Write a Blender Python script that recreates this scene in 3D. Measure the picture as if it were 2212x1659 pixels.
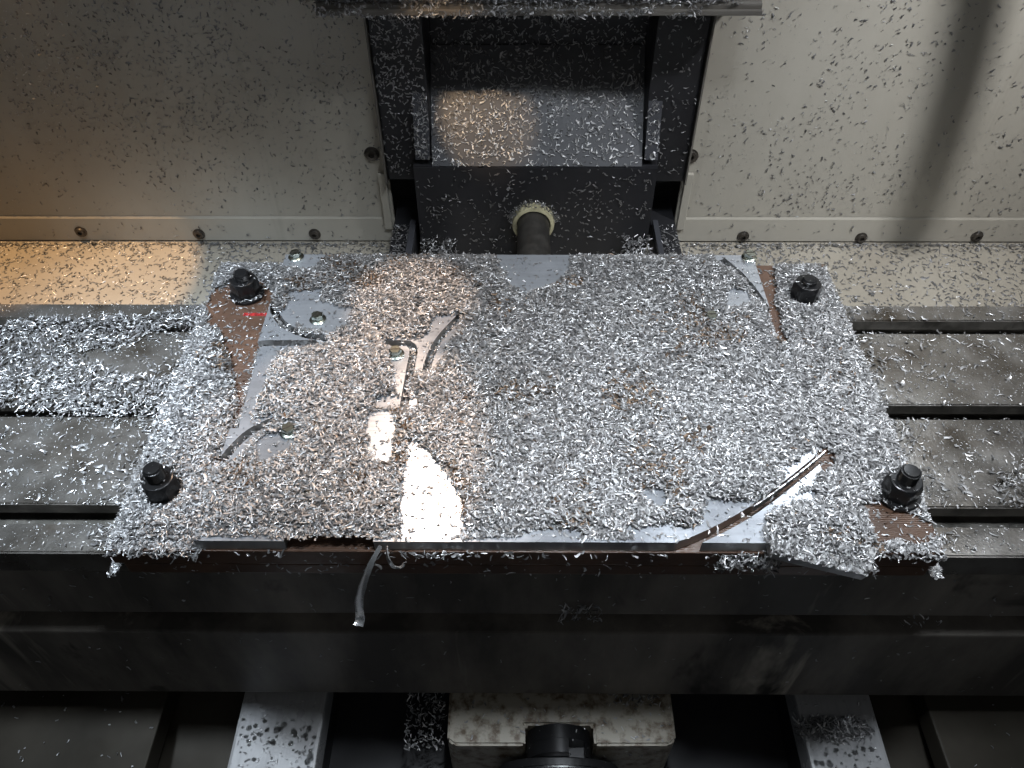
import bpy, bmesh, math, random
import numpy as np
from mathutils import Vector, Matrix
random.seed(7); rng = np.random.default_rng(11)
for o in list(bpy.data.objects): bpy.data.objects.remove(o)
scn = bpy.context.scene
COL = scn.collection

# ------------------------------------------------------------------ camera
TH = math.atan(854/800); PSI = math.radians(.5); ROLL = math.radians(-.2); CAMH = .4836
Fv = np.array([-math.sin(PSI)*math.cos(TH), math.cos(PSI)*math.cos(TH), -math.sin(TH)])
R0 = np.array([math.cos(PSI), math.sin(PSI), 0.]); U0 = np.cross(R0, Fv)
Rv = R0*math.cos(ROLL) + U0*math.sin(ROLL); Uv = np.cross(Rv, Fv)
cam_d = bpy.data.cameras.new('camera'); cam = bpy.data.objects.new('camera', cam_d); COL.objects.link(cam)
cam_d.sensor_width = 36; cam_d.lens = 800/1024*36; cam_d.clip_start = .02; cam_d.clip_end = 50
m = Matrix((( Rv[0], Uv[0], -Fv[0], 0), (Rv[1], Uv[1], -Fv[1], 0), (Rv[2], Uv[2], -Fv[2], CAMH), (0, 0, 0, 1)))
cam.matrix_world = m
scn.camera = cam
cam_d.dof.use_dof = False

# survey helpers: a direction measured in the photograph (2212 px wide) meets a known plane of the machine
FP = 800*2212/1024
def _ray(u, v): return Fv + Rv*(u-1106)/FP - Uv*(v-829.5)/FP
def pz(u, v, z):
    d = _ray(u, v); return np.array([0, 0, CAMH]) + d*((z-CAMH)/d[2])
def py(u, v, y):
    d = _ray(u, v); return np.array([0, 0, CAMH]) + d*(y/d[1])

# ------------------------------------------------------------------ world, lamps, exposure
w = bpy.data.worlds.new('World'); scn.world = w; w.use_nodes = True
bg = w.node_tree.nodes['Background']; bg.inputs[0].default_value = (.80, .90, 1.0, 1); bg.inputs[1].default_value = .050
vs = scn.view_settings; vs.view_transform = 'Standard'; vs.look = 'None'; vs.exposure = 0.0; vs.gamma = 1

def area(name, loc, target, sx, sy, power, col, spread=180):
    l = bpy.data.lights.new(name, 'AREA'); l.shape = 'RECTANGLE'; l.size = sx; l.size_y = sy; l.energy = power; l.color = col
    l.spread = math.radians(spread)
    o = bpy.data.objects.new(name, l); COL.objects.link(o); o.location = loc
    o.rotation_euler = (Vector(target)-Vector(loc)).to_track_quat('-Z', 'Y').to_euler(); return o
def spot(name, loc, target, ang, blend, power, col, rad=.01):
    l = bpy.data.lights.new(name, 'SPOT'); l.energy = power; l.color = col; l.spot_size = math.radians(ang); l.spot_blend = blend
    l.shadow_soft_size = rad
    o = bpy.data.objects.new(name, l); COL.objects.link(o); o.location = loc
    o.rotation_euler = (Vector(target)-Vector(loc)).to_track_quat('-Z', 'Y').to_euler(); return o
COOL = (.86, .93, 1.0); WARM = (1.0, .70, .42)
LAMP_R = (.50, .45, .60)
area('overhead_lamp', (.13, .312, .80), (.09, .37, 0), .22, .035, 1.50, COOL, 70)
area('right_lamp', LAMP_R, (.43, .72, .0), .03, .03, 1.32, (.97, .98, 1.0), 104)
area('left_lamp', (-.42, .33, .75), (-.36, .46, 0), .08, .06, .95, (.80, .90, 1.0), 42)
area('spindle_lamp', (-.135, .63, .50), (-.05, .30, .04), .06, .05, .14, (1.0, .86, .72), 100)
area('corner_lamp', (.445, .69, .50), (.22, .33, .04), .07, .05, .13, COOL, 90)
area('front_fill_light', (.1, -.75, .95), (0, .29, -.1), 1.1, .6, .8, (1.0, .95, .88))  # added broad fill from the front to lift the dark beam faces, no actual fixture
WP = (1.0, .70, .50)
spot('warm_lamp_floor', (-.54, .746, 1.0), (-.525, .682, -.08), 18, .10, 62, (1.0, .60, .27), .012)
spot('warm_lamp_plate', (-.090, .690, .62), (-.088, .505, .042), 10.0, .10, 10.5, WP, .010)
spot('warm_lamp_front', (-.060, .690, .50), (-.128, .348, .042), 22, .10, 7.0, WP, .010)
spot('warm_lamp_chute', (-.25, .30, .80), tuple(py(1050, 262, .745)), 6.2, .15, 22, WARM, .01)

# ------------------------------------------------------------------ materials
def mat(name):
    m = bpy.data.materials.new(name); m.use_nodes = True
    nt = m.node_tree; return m, nt, nt.nodes['Principled BSDF']
def node(nt, t, **k):
    n = nt.nodes.new(t)
    for a, b in k.items():
        if a in n.inputs: n.inputs[a].default_value = b
        else: setattr(n, a, b)
    return n
def noise_col(nt, bsdf, c1, c2, scale, lo=.4, hi=.6, detail=6, stretch=None, rough=.6):
    tc = node(nt, 'ShaderNodeTexCoord'); src = tc.outputs['Object']
    if stretch:
        mp = node(nt, 'ShaderNodeMapping'); mp.inputs['Scale'].default_value = stretch; nt.links.new(src, mp.inputs[0]); src = mp.outputs[0]
    n = node(nt, 'ShaderNodeTexNoise', Scale=scale, Detail=detail, Roughness=rough); nt.links.new(src, n.inputs['Vector'])
    r = node(nt, 'ShaderNodeValToRGB'); r.color_ramp.elements[0].position = lo; r.color_ramp.elements[1].position = hi
    r.color_ramp.elements[0].color = (*c1, 1); r.color_ramp.elements[1].color = (*c2, 1)
    nt.links.new(n.outputs[0], r.inputs[0]); nt.links.new(r.outputs[0], bsdf.inputs['Base Color'])
    return src, n, r
def bump(nt, bsdf, src, scale, strength, dist=.001, detail=4):
    n = node(nt, 'ShaderNodeTexNoise', Scale=scale, Detail=detail); nt.links.new(src, n.inputs['Vector'])
    b = node(nt, 'ShaderNodeBump', Strength=strength, Distance=dist); nt.links.new(n.outputs[0], b.inputs['Height'])
    nt.links.new(b.outputs[0], bsdf.inputs['Normal']); return n, b
def rough_noise(nt, bsdf, src, scale, a, b, lo=.35, hi=.65, detail=5):
    n = node(nt, 'ShaderNodeTexNoise', Scale=scale, Detail=detail); nt.links.new(src, n.inputs['Vector'])
    mr = node(nt, 'ShaderNodeMapRange'); mr.inputs[1].default_value = lo; mr.inputs[2].default_value = hi
    mr.inputs[3].default_value = a; mr.inputs[4].default_value = b
    nt.links.new(n.outputs[0], mr.inputs[0]); nt.links.new(mr.outputs[0], bsdf.inputs['Roughness'])

def m_paint(name, c1, c2, rough=.42, scale=9, stretch=(1, 1, .25), lo=.3, hi=.7):
    m, nt, b = mat(name); src, n, r = noise_col(nt, b, c1, c2, scale, lo, hi, 8, stretch)
    tc = node(nt, 'ShaderNodeTexCoord'); bump(nt, b, tc.outputs['Object'], 900, .06, .0006, 2)
    rough_noise(nt, b, tc.outputs['Object'], 14, rough-.08, rough+.12); return m
M = {}
M['wall'] = m_paint('cream_enclosure_paint', (.36, .335, .285), (.47, .45, .395), .42, 5)
M['floor'] = m_paint('cream_tray_paint', (.28, .25, .205), (.37, .34, .285), .38, 7, (1, 1, 1))
M['black'] = m_paint('black_machine_paint', (.012, .012, .014), (.026, .026, .030), .45, 10)
M['charcoal'] = m_paint('charcoal_sheet', (.030, .031, .036), (.055, .057, .066), .40, 12)
M['under'] = m_paint('oily_grey_casting', (.022, .019, .014), (.050, .044, .035), .60, 9); M['under'].node_tree.nodes['Principled BSDF'].inputs['Specular IOR Level'].default_value = .2
M['cover'] = m_paint('grey_beige_cover', (.085, .078, .070), (.145, .135, .12), .4, 12)

def streaks(nt, b, col, lo, hi, scale, st):
    old = b.inputs['Base Color'].links[0].from_socket; tc = node(nt, 'ShaderNodeTexCoord'); mp = node(nt, 'ShaderNodeMapping'); mp.inputs['Scale'].default_value = st
    nt.links.new(tc.outputs['Object'], mp.inputs[0]); n = node(nt, 'ShaderNodeTexNoise', Scale=scale, Detail=5, Roughness=.65, Distortion=.6); nt.links.new(mp.outputs[0], n.inputs['Vector'])
    mr = node(nt, 'ShaderNodeMapRange'); mr.inputs[1].default_value = lo; mr.inputs[2].default_value = hi; nt.links.new(n.outputs[0], mr.inputs[0])
    mx = node(nt, 'ShaderNodeMix', data_type='RGBA'); nt.links.new(mr.outputs[0], mx.inputs[0]); nt.links.new(old, mx.inputs[6]); mx.inputs[7].default_value = (*col, 1); nt.links.new(mx.outputs[2], b.inputs['Base Color'])
streaks(M['wall'].node_tree, M['wall'].node_tree.nodes['Principled BSDF'], (.27, .25, .21), .60, .80, 16, (1, 1, .05))
def m_apron():
    m, nt, b = mat('oily_black_apron'); src, n, r = noise_col(nt, b, (.06, .055, .05), (.22, .20, .175), 11, .42, .74, 9, (1, 1, .30))
    tc = node(nt, 'ShaderNodeTexCoord'); bump(nt, b, tc.outputs['Object'], 60, .12, .002, 6); rough_noise(nt, b, src, 6, .48, .8); b.inputs['Specular IOR Level'].default_value = .35; streaks(nt, b, (.30, .275, .235), .60, .70, 15, (1, 1, .10)); streaks(nt, b, (.02, .018, .016), .58, .66, 9, (1, 1, .4)); return m
M['apron'] = m_apron()
def m_table():
    m, nt, b = mat('ground_cast_iron'); tc = node(nt, 'ShaderNodeTexCoord'); src = tc.outputs['Object']
    noise_col(nt, b, (.11, .092, .072), (.34, .33, .315), 22, .30, .66, 10)
    b.inputs['Metallic'].default_value = .80; rough_noise(nt, b, src, 30, .20, .36)
    n, bp = bump(nt, b, src, 420, .25, .0008, 6); return m
M['table'] = m_table()
def m_slot():
    m, nt, b = mat('oily_slot_iron'); noise_col(nt, b, (.07, .066, .058), (.17, .16, .145), 40); b.inputs['Metallic'].default_value = .3; b.inputs['Roughness'].default_value = .45; return m
M['slot'] = m_slot()
def m_alu(name, base, rough, stretch, strength):
    m, nt, b = mat(name); tc = node(nt, 'ShaderNodeTexCoord'); mp = node(nt, 'ShaderNodeMapping'); mp.inputs['Scale'].default_value = stretch
    nt.links.new(tc.outputs['Object'], mp.inputs[0])
    n = node(nt, 'ShaderNodeTexNoise', Scale=300, Detail=5); nt.links.new(mp.outputs[0], n.inputs['Vector'])
    r = node(nt, 'ShaderNodeValToRGB'); r.color_ramp.elements[0].position = .3; r.color_ramp.elements[1].position = .7
    r.color_ramp.elements[0].color = (*[x*.86 for x in base], 1); r.color_ramp.elements[1].color = (*base, 1)
    nt.links.new(n.outputs[0], r.inputs[0]); nt.links.new(r.outputs[0], b.inputs['Base Color'])
    bp = node(nt, 'ShaderNodeBump', Strength=strength, Distance=.0004); nt.links.new(n.outputs[0], bp.inputs['Height']); nt.links.new(bp.outputs[0], b.inputs['Normal'])
    b.inputs['Metallic'].default_value = 1; rough_noise(nt, b, tc.outputs['Object'], 22, rough-.05, rough+.10); return m
M['alu'] = m_alu('milled_aluminium', (.56, .59, .64), .27, (.04, 1, 1), .2); M['alu'].node_tree.nodes['Principled BSDF'].inputs['Metallic'].default_value = .72
M['aluwall'] = m_alu('cut_aluminium_edge', (.50, .505, .51), .42, (1, 1, .05), .3)
M['strip'] = m_alu('wet_ground_steel', (.37, .372, .38), .26, (1, .1, 1), .15); M['strip'].node_tree.nodes['Principled BSDF'].inputs['Metallic'].default_value = .15
def m_board():
    m, nt, b = mat('brown_laminate'); src, n, r = noise_col(nt, b, (.046, .026, .017), (.112, .060, .037), 30, .3, .7, 8)
    wv = node(nt, 'ShaderNodeTexWave', Scale=210, Distortion=1.5, Detail=2); wv.bands_direction = 'Y'; nt.links.new(src, wv.inputs['Vector'])
    bp = node(nt, 'ShaderNodeBump', Strength=.35, Distance=.0006); nt.links.new(wv.outputs[0], bp.inputs['Height']); nt.links.new(bp.outputs[0], b.inputs['Normal'])
    b.inputs['Roughness'].default_value = .34; return m
M['board'] = m_board()
def m_simple(name, col, rough, metal=0, var=.25, scale=60):
    m, nt, b = mat(name); noise_col(nt, b, [c*(1-var) for c in col], [c*(1+var) for c in col], scale); b.inputs['Roughness'].default_value = rough; b.inputs['Metallic'].default_value = metal; return m
M['oxide'] = m_simple('black_oxide_steel', (.017, .017, .018), .30, .35)
_r = [n for n in M['oxide'].node_tree.nodes if n.type == 'VALTORGB'][0].color_ramp; _r.elements[0].position = .66; _r.elements[0].color = (.014, .014, .015, 1); _r.elements[1].position = .72; _r.elements[1].color = (.20, .20, .20, 1)
[n for n in M['oxide'].node_tree.nodes if n.type == 'TEX_NOISE'][0].inputs['Scale'].default_value = 420
M['zinc'] = m_simple('zinc_plated_steel', (.52, .56, .50), .25, 1)
M['screw'] = m_simple('dull_screw_steel', (.10, .09, .08), .4, .8)
M['ring'] = m_simple('cream_plastic', (.40, .37, .24), .4)
M['rubber'] = m_simple('grey_rubber_shaft', (.045, .042, .038), .38, .3)
M['red'] = m_simple('red_paint', (.30, .02, .02), .4, 0, .5, 500)
def m_rust():
    m, nt, b = mat('rusty_painted_casting'); src, n, r = noise_col(nt, b, (.085, .055, .028), (.31, .285, .235), 95, .36, .54, 10)
    bump(nt, b, src, 120, .2, .001); b.inputs['Roughness'].default_value = .42; return m
M['rust'] = m_rust()
def m_chip():
    m, nt, b = mat('aluminium_chip'); a = node(nt, 'ShaderNodeAttribute', attribute_name='tint'); nt.links.new(a.outputs['Color'], b.inputs['Base Color'])
    b.inputs['Metallic'].default_value = .84; nt.links.new(a.outputs['Alpha'], b.inputs['Roughness']); return m
M['chip'] = m_chip()
M['core'] = m_simple('packed_chips', (.36, .36, .37), .5, .8, .6, 500)
def m_water():
    m, nt, b = mat('coolant'); b.inputs['Base Color'].default_value = (.95, .97, .97, 1); b.inputs['Roughness'].default_value = .03
    b.inputs['IOR'].default_value = 1.34; b.inputs['Transmission Weight'].default_value = 1; return m
M['water'] = m_water()

# ------------------------------------------------------------------ builders
def tag(o, label=None, cat=None, group=None, kind=None):
    if label: o['label'] = label
    if cat: o['category'] = cat
    if group: o['group'] = group
    if kind: o['kind'] = kind
    return o
def link(name, me, material=None, parent=None, smooth=False):
    o = bpy.data.objects.new(name, me); COL.objects.link(o)
    if material and not me.materials: me.materials.append(M[material])
    if parent: o.parent = parent
    if smooth:
        for p in me.polygons: p.use_smooth = True
    return o
def empty(name, loc=(0, 0, 0)):
    o = bpy.data.objects.new(name, None); COL.objects.link(o); o.location = loc; o.empty_display_size = .02; return o
def bm_obj(name, bm, material, parent=None, smooth=False):
    me = bpy.data.meshes.new(name); bm.to_mesh(me); bm.free(); return link(name, me, material, parent, smooth)
def box(name, x0, x1, y0, y1, z0, z1, material, parent=None, bev=.0015, seg=2, off=(0, 0, 0)):
    bm = bmesh.new(); bmesh.ops.create_cube(bm, size=1)
    for v in bm.verts: v.co = Vector(((x0+x1)/2+v.co.x*(x1-x0)-off[0], (y0+y1)/2+v.co.y*(y1-y0)-off[1], (z0+z1)/2+v.co.z*(z1-z0)-off[2]))
    if bev: bmesh.ops.bevel(bm, geom=bm.edges[:], offset=bev, segments=seg, affect='EDGES', profile=.6)
    return bm_obj(name, bm, material, parent)
def extrude_x(name, prof, x0, x1, material, parent=None, bev=0):
    bm = bmesh.new(); a = [bm.verts.new((x0, y, z)) for y, z in prof]; b = [bm.verts.new((x1, y, z)) for y, z in prof]; n = len(prof)
    bm.faces.new(a); bm.faces.new(b[::-1])
    for i in range(n): bm.faces.new((a[i], b[i], b[(i+1) % n], a[(i+1) % n]))
    bmesh.ops.recalc_face_normals(bm, faces=bm.faces[:])
    if bev: bmesh.ops.bevel(bm, geom=[e for e in bm.edges if abs(e.verts[0].co.x-e.verts[1].co.x) > .01], offset=bev, segments=2, affect='EDGES')
    return bm_obj(name, bm, material, parent)
def prism(name, poly, axis, a0, a1, material, parent=None, bev=0):
    """closed polygon in two axes, extruded along the third"""
    def pt(p, t): return {'x': (t, p[0], p[1]), 'y': (p[0], t, p[1]), 'z': (p[0], p[1], t)}[axis]
    bm = bmesh.new(); a = [bm.verts.new(pt(p, a0)) for p in poly]; b = [bm.verts.new(pt(p, a1)) for p in poly]; n = len(poly)
    bm.faces.new(a); bm.faces.new(b[::-1])
    for i in range(n): bm.faces.new((a[i], b[i], b[(i+1) % n], a[(i+1) % n]))
    bmesh.ops.recalc_face_normals(bm, faces=bm.faces[:])
    if bev: bmesh.ops.bevel(bm, geom=bm.edges[:], offset=bev, segments=2, affect='EDGES')
    return bm_obj(name, bm, material, parent)
def lathe_bm(bm, prof, n=32, mtx=Matrix()):
    rings = []
    for r, z in prof:
        if r < 1e-6: rings.append([bm.verts.new(mtx @ Vector((0, 0, z)))])
        else: rings.append([bm.verts.new(mtx @ Vector((r*math.cos(2*math.pi*i/n), r*math.sin(2*math.pi*i/n), z))) for i in range(n)])
    for A, B in zip(rings, rings[1:]):
        for i in range(n):
            j = (i+1) % n
            if len(A) == 1: bm.faces.new((A[0], B[i], B[j]))
            elif len(B) == 1: bm.faces.new((A[i], A[j], B[0]))
            else: bm.faces.new((A[i], A[j], B[j], B[i]))
    bmesh.ops.recalc_face_normals(bm, faces=bm.faces[:])
def lathe(name, prof, material, parent=None, n=32, mtx=Matrix(), smooth=True, ang=35):
    bm = bmesh.new(); lathe_bm(bm, prof, n, mtx); o = bm_obj(name, bm, material, parent)
    if smooth: o.data.shade_smooth() if hasattr(o.data, 'shade_smooth') else None; sharp(o, ang)
    return o
def inpoly(x, y, poly):
    c = np.zeros(x.shape, bool); n = len(poly)
    for i in range(n):
        x0, y0 = poly[i]; x1, y1 = poly[(i+1) % n]
        t = ((y0 > y) != (y1 > y)) & (x < (x1-x0)*(y-y0)/(y1-y0+1e-12)+x0); c ^= t
    return c
def sharp(o, ang=35):
    me = o.data; bm = bmesh.new(); bm.from_mesh(me)
    for f in bm.faces: f.smooth = True
    for e in bm.edges:
        if len(e.link_faces) == 2 and e.calc_face_angle(0) > math.radians(ang): e.smooth = False
    bm.to_mesh(me); bm.free()

# ------------------------------------------------------------------ setting: walls, trays, base
WY = .755; FZ = -.08
fl = box('tray_floor', -1.1, 1.1, .50, WY+.05, FZ-.02, FZ, 'floor', bev=0); tag(fl, kind='structure')
def wall(name, xa, xb):
    o = prism(name, [(xa, -.0775), (xb, -.0775), (xb, .75), (xa, .75)], 'y', WY, WY+.004, 'wall'); tag(o, kind='structure')
    return o
wl = wall('wall_left', -1.1, -.139); wr = wall('wall_right', .178, 1.1)
def flange(par, xa, xb):                      # folded lip along the foot of the panel
    extrude_x('folded_lip', [(WY-.0005, -.046), (WY-.0018, -.0485), (WY-.0026, -.0775), (WY-.0005, -.0775)], xa, xb, 'wall', par)
flange(wl, -1.1, -.141); flange(wr, .182, 1.1)
def wall_screw(par, u, v, y, r=.0055):
    p = py(u, v, y)
    mt = Matrix.Translation((p[0], y, p[2])) @ Matrix.Rotation(math.radians(90), 4, 'X')
    o = lathe('screw', [(0, .0015), (r*.42, .0015), (r*.45, .0040), (r*.9, .0036), (r, .0015), (r*1.25, .0010), (r*1.25, -.001)], 'screw', par, 20, mt)
for u, v in ((175, 500), (430, 505), (680, 505)): wall_screw(wl, u, v, WY-.0022)
for u, v in ((1605, 510), (1860, 513), (2110, 510)): wall_screw(wr, u, v, WY-.0022)
wall_screw(wl, 803, 332, WY, .0065); wall_screw(wr, 1492, 337, WY, .0065)
box('corner_tab', .1805, .189, WY-.006, WY-.001, -.060, .012, 'wall', wr, .001)
box('corner_tab', -.150, -.1415, WY-.006, WY-.001, -.060, .012, 'wall', wl, .001)
# lower machine bed in front
LZ = -.335
lf = box('lower_floor', -1.0, 1.0, -.25, .56, LZ-.02, LZ, 'black', bev=0); tag(lf, kind='structure')

# ------------------------------------------------------------------ machine column behind the table
colm = empty('machine_column', (.02, .76, FZ)); tag(colm, 'black machine column with recessed chip chute between the two cream wall panels', 'machine column')
def cbox(name, *a, **k):
    o = box(name, *a, **k); o.parent = colm; o.matrix_parent_inverse = Matrix.Translation(-Vector(colm.location)); return o
def adopt(o, par): o.parent = par; o.matrix_parent_inverse = Matrix.Translation(-Vector(par.location)); return o
cbox('side_panel', -.1375, -.088, .742, .800, .010, .62, 'black')
cbox('side_panel', .128, .1765, .742, .800, .008, .62, 'black')
cbox('edge_trim', -.1405, -.1385, .738, .765, .006, .50, 'cover', bev=.0004)
cbox('edge_trim', .1778, .1798, .738, .765, .006, .50, 'cover', bev=.0004)
cbox('column_base', -.16, .20, .801, .83, -.30, .012, 'black', bev=0)
cbox('recess_back', -.0875, .1275, .792, .80, .09, .62, 'black')
# sloped chute sheet
adopt(extrude_x('chute', [(.7205, .0395), (.790, .1335), (.790, .128), (.726, .040)], -.0872, .1268, 'charcoal'), colm)
adopt(extrude_x('ledge', [(.722, .046), (.741, .108), (.741, .050)], -.1035, -.0890, 'charcoal'), colm)
adopt(extrude_x('ledge', [(.722, .046), (.741, .100), (.741, .050)], .1290, .1425, 'charcoal'), colm)
adopt(extrude_x('front_block', [(.7200, .0390), (.7200, -.30), (.80, -.30), (.80, .0385)], -.1065, .1435, 'black', bev=.0012), colm)
# slide rails on each side of the block
for x0, x1 in ((-.139, -.112), (.150, .178)):
    cbox('guide_rail', x0, x1, .52, .80, -.12, -.050, 'black')
    cbox('rail_lip', x0+.020 if x0 < 0 else x0, (x1 if x0 < 0 else x0+.006), .56, .741, -.0495, -.040, 'charcoal', bev=.0008)
# shaft with cream collar
ring_p = py(1152, 474, .716)
mt = Matrix.Translation((ring_p[0], .7195, ring_p[2]-.004)) @ Matrix.Rotation(math.radians(90), 4, 'X')
adopt(lathe('collar_ring', [(.0180, .0), (.0228, .0), (.0232, .003), (.0222, .009), (.0190, .0105), (.0180, .0095), (.0180, .0)], 'ring', None, 48, mt), colm)
adopt(lathe('screw_shaft', [(0, -.004), (.0172, -.004), (.0172, .15), (.0160, .152), (.0160, .24), (0, .24)], 'rubber', None, 40, mt), colm)

head = empty('head_cover', (.02, .74, .20)); tag(head, 'grey sheet metal head cover ledge heaped with chips above the black recess', 'machine cover')
adopt(extrude_x('cover_ledge', [(.700, .2005), (.700, .208), (.702, .2095), (.741, .2120), (.741, .2005)], -.172, .2075, 'cover', bev=.0006), head)
adopt(box('cover_lip', -.1725, .2080, .6960, .6997, .2000, .2045, 'cover', bev=.0008), head)
adopt(box('cover_panel', -.172, .2075, .7415, .7515 if False else .7418+.012, .6205, .66, 'black', bev=.001), head)
adopt(box('cover_face', -.165, .2005, .712, .7405, .2130, .62, 'black', bev=.002), head)

# ------------------------------------------------------------------ T-slot table
TF, TB = .2915, .5525
tbl = empty('machine_table', (0, .42, 0)); tag(tbl, 'long grey cast iron machine table with T slots under the brown fixture board', 'machine table')
slots = [(.3157, .332), (.4164, .4312), (.5156, .532)]
prof = [(TF, -.024), (TF, 0)]
for a, b in slots:
    prof += [(a, 0), (a, -.011), (a-.006, -.011), (a-.006, -.021), (b+.006, -.021), (b+.006, -.011), (b, -.011), (b, 0)]
prof += [(TB, 0), (TB, -.024)]
bm = bmesh.new(); X0, X1 = -.95, .95
a = [bm.verts.new((X0, y, z)) for y, z in prof]; b = [bm.verts.new((X1, y, z)) for y, z in prof]; n = len(prof)
for i in range(n): bm.faces.new((a[i], b[i], b[(i+1) % n], a[(i+1) % n]))
bmesh.ops.triangle_fill(bm, use_beauty=True, edges=[e for e in bm.edges if abs(e.verts[0].co.x-X0) < 1e-6 and abs(e.verts[1].co.x-X0) < 1e-6])
bmesh.ops.recalc_face_normals(bm, faces=bm.faces[:])
edges = [e for e in bm.edges if abs(e.verts[0].co.x-e.verts[1].co.x) > .1 and abs(e.verts[0].co.z) < 1e-6]
bmesh.ops.bevel(bm, geom=edges, offset=.0012, segments=2, affect='EDGES')
o = bm_obj('table_top', bm, 'table'); o.data.materials.append(M['slot'])
for p in o.data.polygons:
    if p.center.z < -.003 and p.center.y > TF+.002 and p.center.y < TB-.002: p.material_index = 1
adopt(o, tbl)
adopt(box('table_side', X0, X1, TF+.003, TB-.003, -.0925, -.0245, 'apron', bev=.0015), tbl)
adopt(box('shadow_groove', X0, X1, TF+.016, TB-.016, -.1165, -.093, 'apron', bev=0), tbl)
sad = box('saddle_beam', X0, X1, TF-.001, TB-.03, -.237, -.117, 'apron', bev=.002)
tag(sad, 'oil streaked black saddle beam running below the machine table', 'machine beam')

# ------------------------------------------------------------------ lower bed: way strips, centre casting, bearing
def way(x0, x1, label):
    e = empty('guide_way', ((x0+x1)/2, .3, LZ)); tag(e, label, 'guide way')
    adopt(box('way_strip', x0, x1, -.2, .55, -.29, -.260, 'strip', bev=.003), e)
    adopt(box('way_base', x0+.004, x1-.004, -.2, .55, LZ+.0005, -.2905, 'black', bev=0), e)
way(-.2545, -.1765, 'wet steel guide way below the saddle, its surface bare with stray droplets')
way(.2600, .3300, 'wet steel guide way below the saddle with a dark heap of chips')
def chute_panel(sgn, xa, xb, xc, name, label):
    bm = bmesh.new()
    P = [(xa, .56, -.262), (xb, .56, -.262), (xb+.10*sgn, -.1, -.45+.06), (xa, -.1, -.45+.06)]
    vs_ = [bm.verts.new(p) for p in P]; lo = [bm.verts.new((p[0], p[1], p[2]-.004)) for p in P]
    bm.faces.new(vs_); bm.faces.new(lo[::-1])
    for i in range(4): bm.faces.new((vs_[i], vs_[(i+1) % 4], lo[(i+1) % 4], lo[i]))
    bmesh.ops.recalc_face_normals(bm, faces=bm.faces[:])
    o = bm_obj(name, bm, 'under'); tag(o, label, 'chip chute')
for sgn, xa, xb, lab in ((-1, -.256, -.33, 'bare steel way'), (1, .3315, .385, 'way with the chip heap')):
    chute_panel(sgn, xa, xb, 0, 'chip_chute', 'sloping grey sheet beside the ' + lab)
    o = box('bed_shelf', *(sorted((sgn*1.0, xb+.002*sgn))), .16, .56, -.300, -.274, 'under', bev=.002)
    tag(o, 'dark oily bed shelf outside the sloping sheet by the ' + lab, 'machine bed')
blk = empty('centre_casting', (.04, .3, LZ)); tag(blk, 'rust stained pale casting block carrying the black bearing housing', 'casting')
adopt(prism('casting_body', [(-.061, .2550), (-.055, .2500), (.0085, .2503), (.0085, .2680), (.0695, .2680), (.0695, .2505), (.136, .2510), (.1425, .2560), (.1435, .40), (-.062, .40)], 'z', LZ+.0005, -.250, 'rust', bev=.0022), blk)
bx = .039; bzc = -.2745
bh = empty('bearing_housing', (bx, .25, bzc)); tag(bh, 'black bearing housing with keyway and flange bolts set into the pale casting', 'bearing housing')
def arc_prof(r, notch):
    P = [(bx+r*math.cos(a), bzc+r*math.sin(a)) for a in np.linspace(math.radians(-40), math.radians(220), 44)]
    if notch: P = [p for p in P if not (bx+.009 < p[0] < bx+.0225 and p[1] > bzc)]; k = max(i for i, p in enumerate(P) if p[0] >= bx+.0225 and p[1] > bzc)+1; P[k:k] = [(bx+.0225, bzc+.006), (bx+.009, bzc+.006)]
    return P
o = prism('housing_barrel', arc_prof(.0292, False), 'y', .2552, .2676, 'oxide'); sharp(o, 30); adopt(o, bh)
o = prism('barrel_front', arc_prof(.0292, True), 'y', .2435, .2550, 'oxide'); sharp(o, 30); adopt(o, bh)
ov_ = [(bx+.056*math.cos(a), -.290+.034*math.sin(a)) for a in np.linspace(0, 2*math.pi, 48, endpoint=False)]
o = prism('flange', ov_, 'y', .2345, .2433, 'oxide', bev=.0015); sharp(o, 30); adopt(o, bh)
for s_ in (-1, 1):
    mb = Matrix.Translation((bx+s_*.036, .2343, -.283)) @ Matrix.Rotation(math.radians(90), 4, 'X')
    adopt(lathe('flange_bolt', [(0, .006), (.0035, .006), (.0035, .011), (.0062, .011), (.0070, .010), (.0070, 0), (0, 0)], 'screw', None, 24, mb), bh)
mt = Matrix.Translation((bx, .2343, -.286)) @ Matrix.Rotation(math.radians(90), 4, 'X')
adopt(lathe('screw_end', [(.0, 0), (.0235, 0), (.0240, .001), (.0240, .05), (.0225, .052), (0, .052)], 'strip', None, 48, mt), bh)

# ------------------------------------------------------------------ fixture boards and aluminium plate
FX0, FX1, FY0, FY1, FT = -.266, .276, .274, .570, .032
AX0, AX1, AY0, AY1, AT = -.2065, .2095, .2755, .5715, .042
fix = empty('fixture_board', (0, .42, 0)); tag(fix, 'brown laminate fixture board bolted flat on the machine table', 'fixture board')
adopt(box('lower_board', FX0+.004, FX1-.001, FY0+.002, FY1-.002, .0006, .0125, 'board', bev=.001), fix)
adopt(box('board_gap', FX0+.008, FX1-.006, FY0+.006, FY1-.004, .0122, .0165, 'slot', bev=0), fix)
adopt(box('upper_board', FX0, FX1, FY0, FY1, .0162, FT, 'board', bev=.001), fix)
rp = pz(552, 679, FT)
adopt(box('red_mark', rp[0]-.010, rp[0]+.010, rp[1]-.0022, rp[1]+.0014, FT-.0004, FT+.0006, 'red', bev=.0003), fix)

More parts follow.
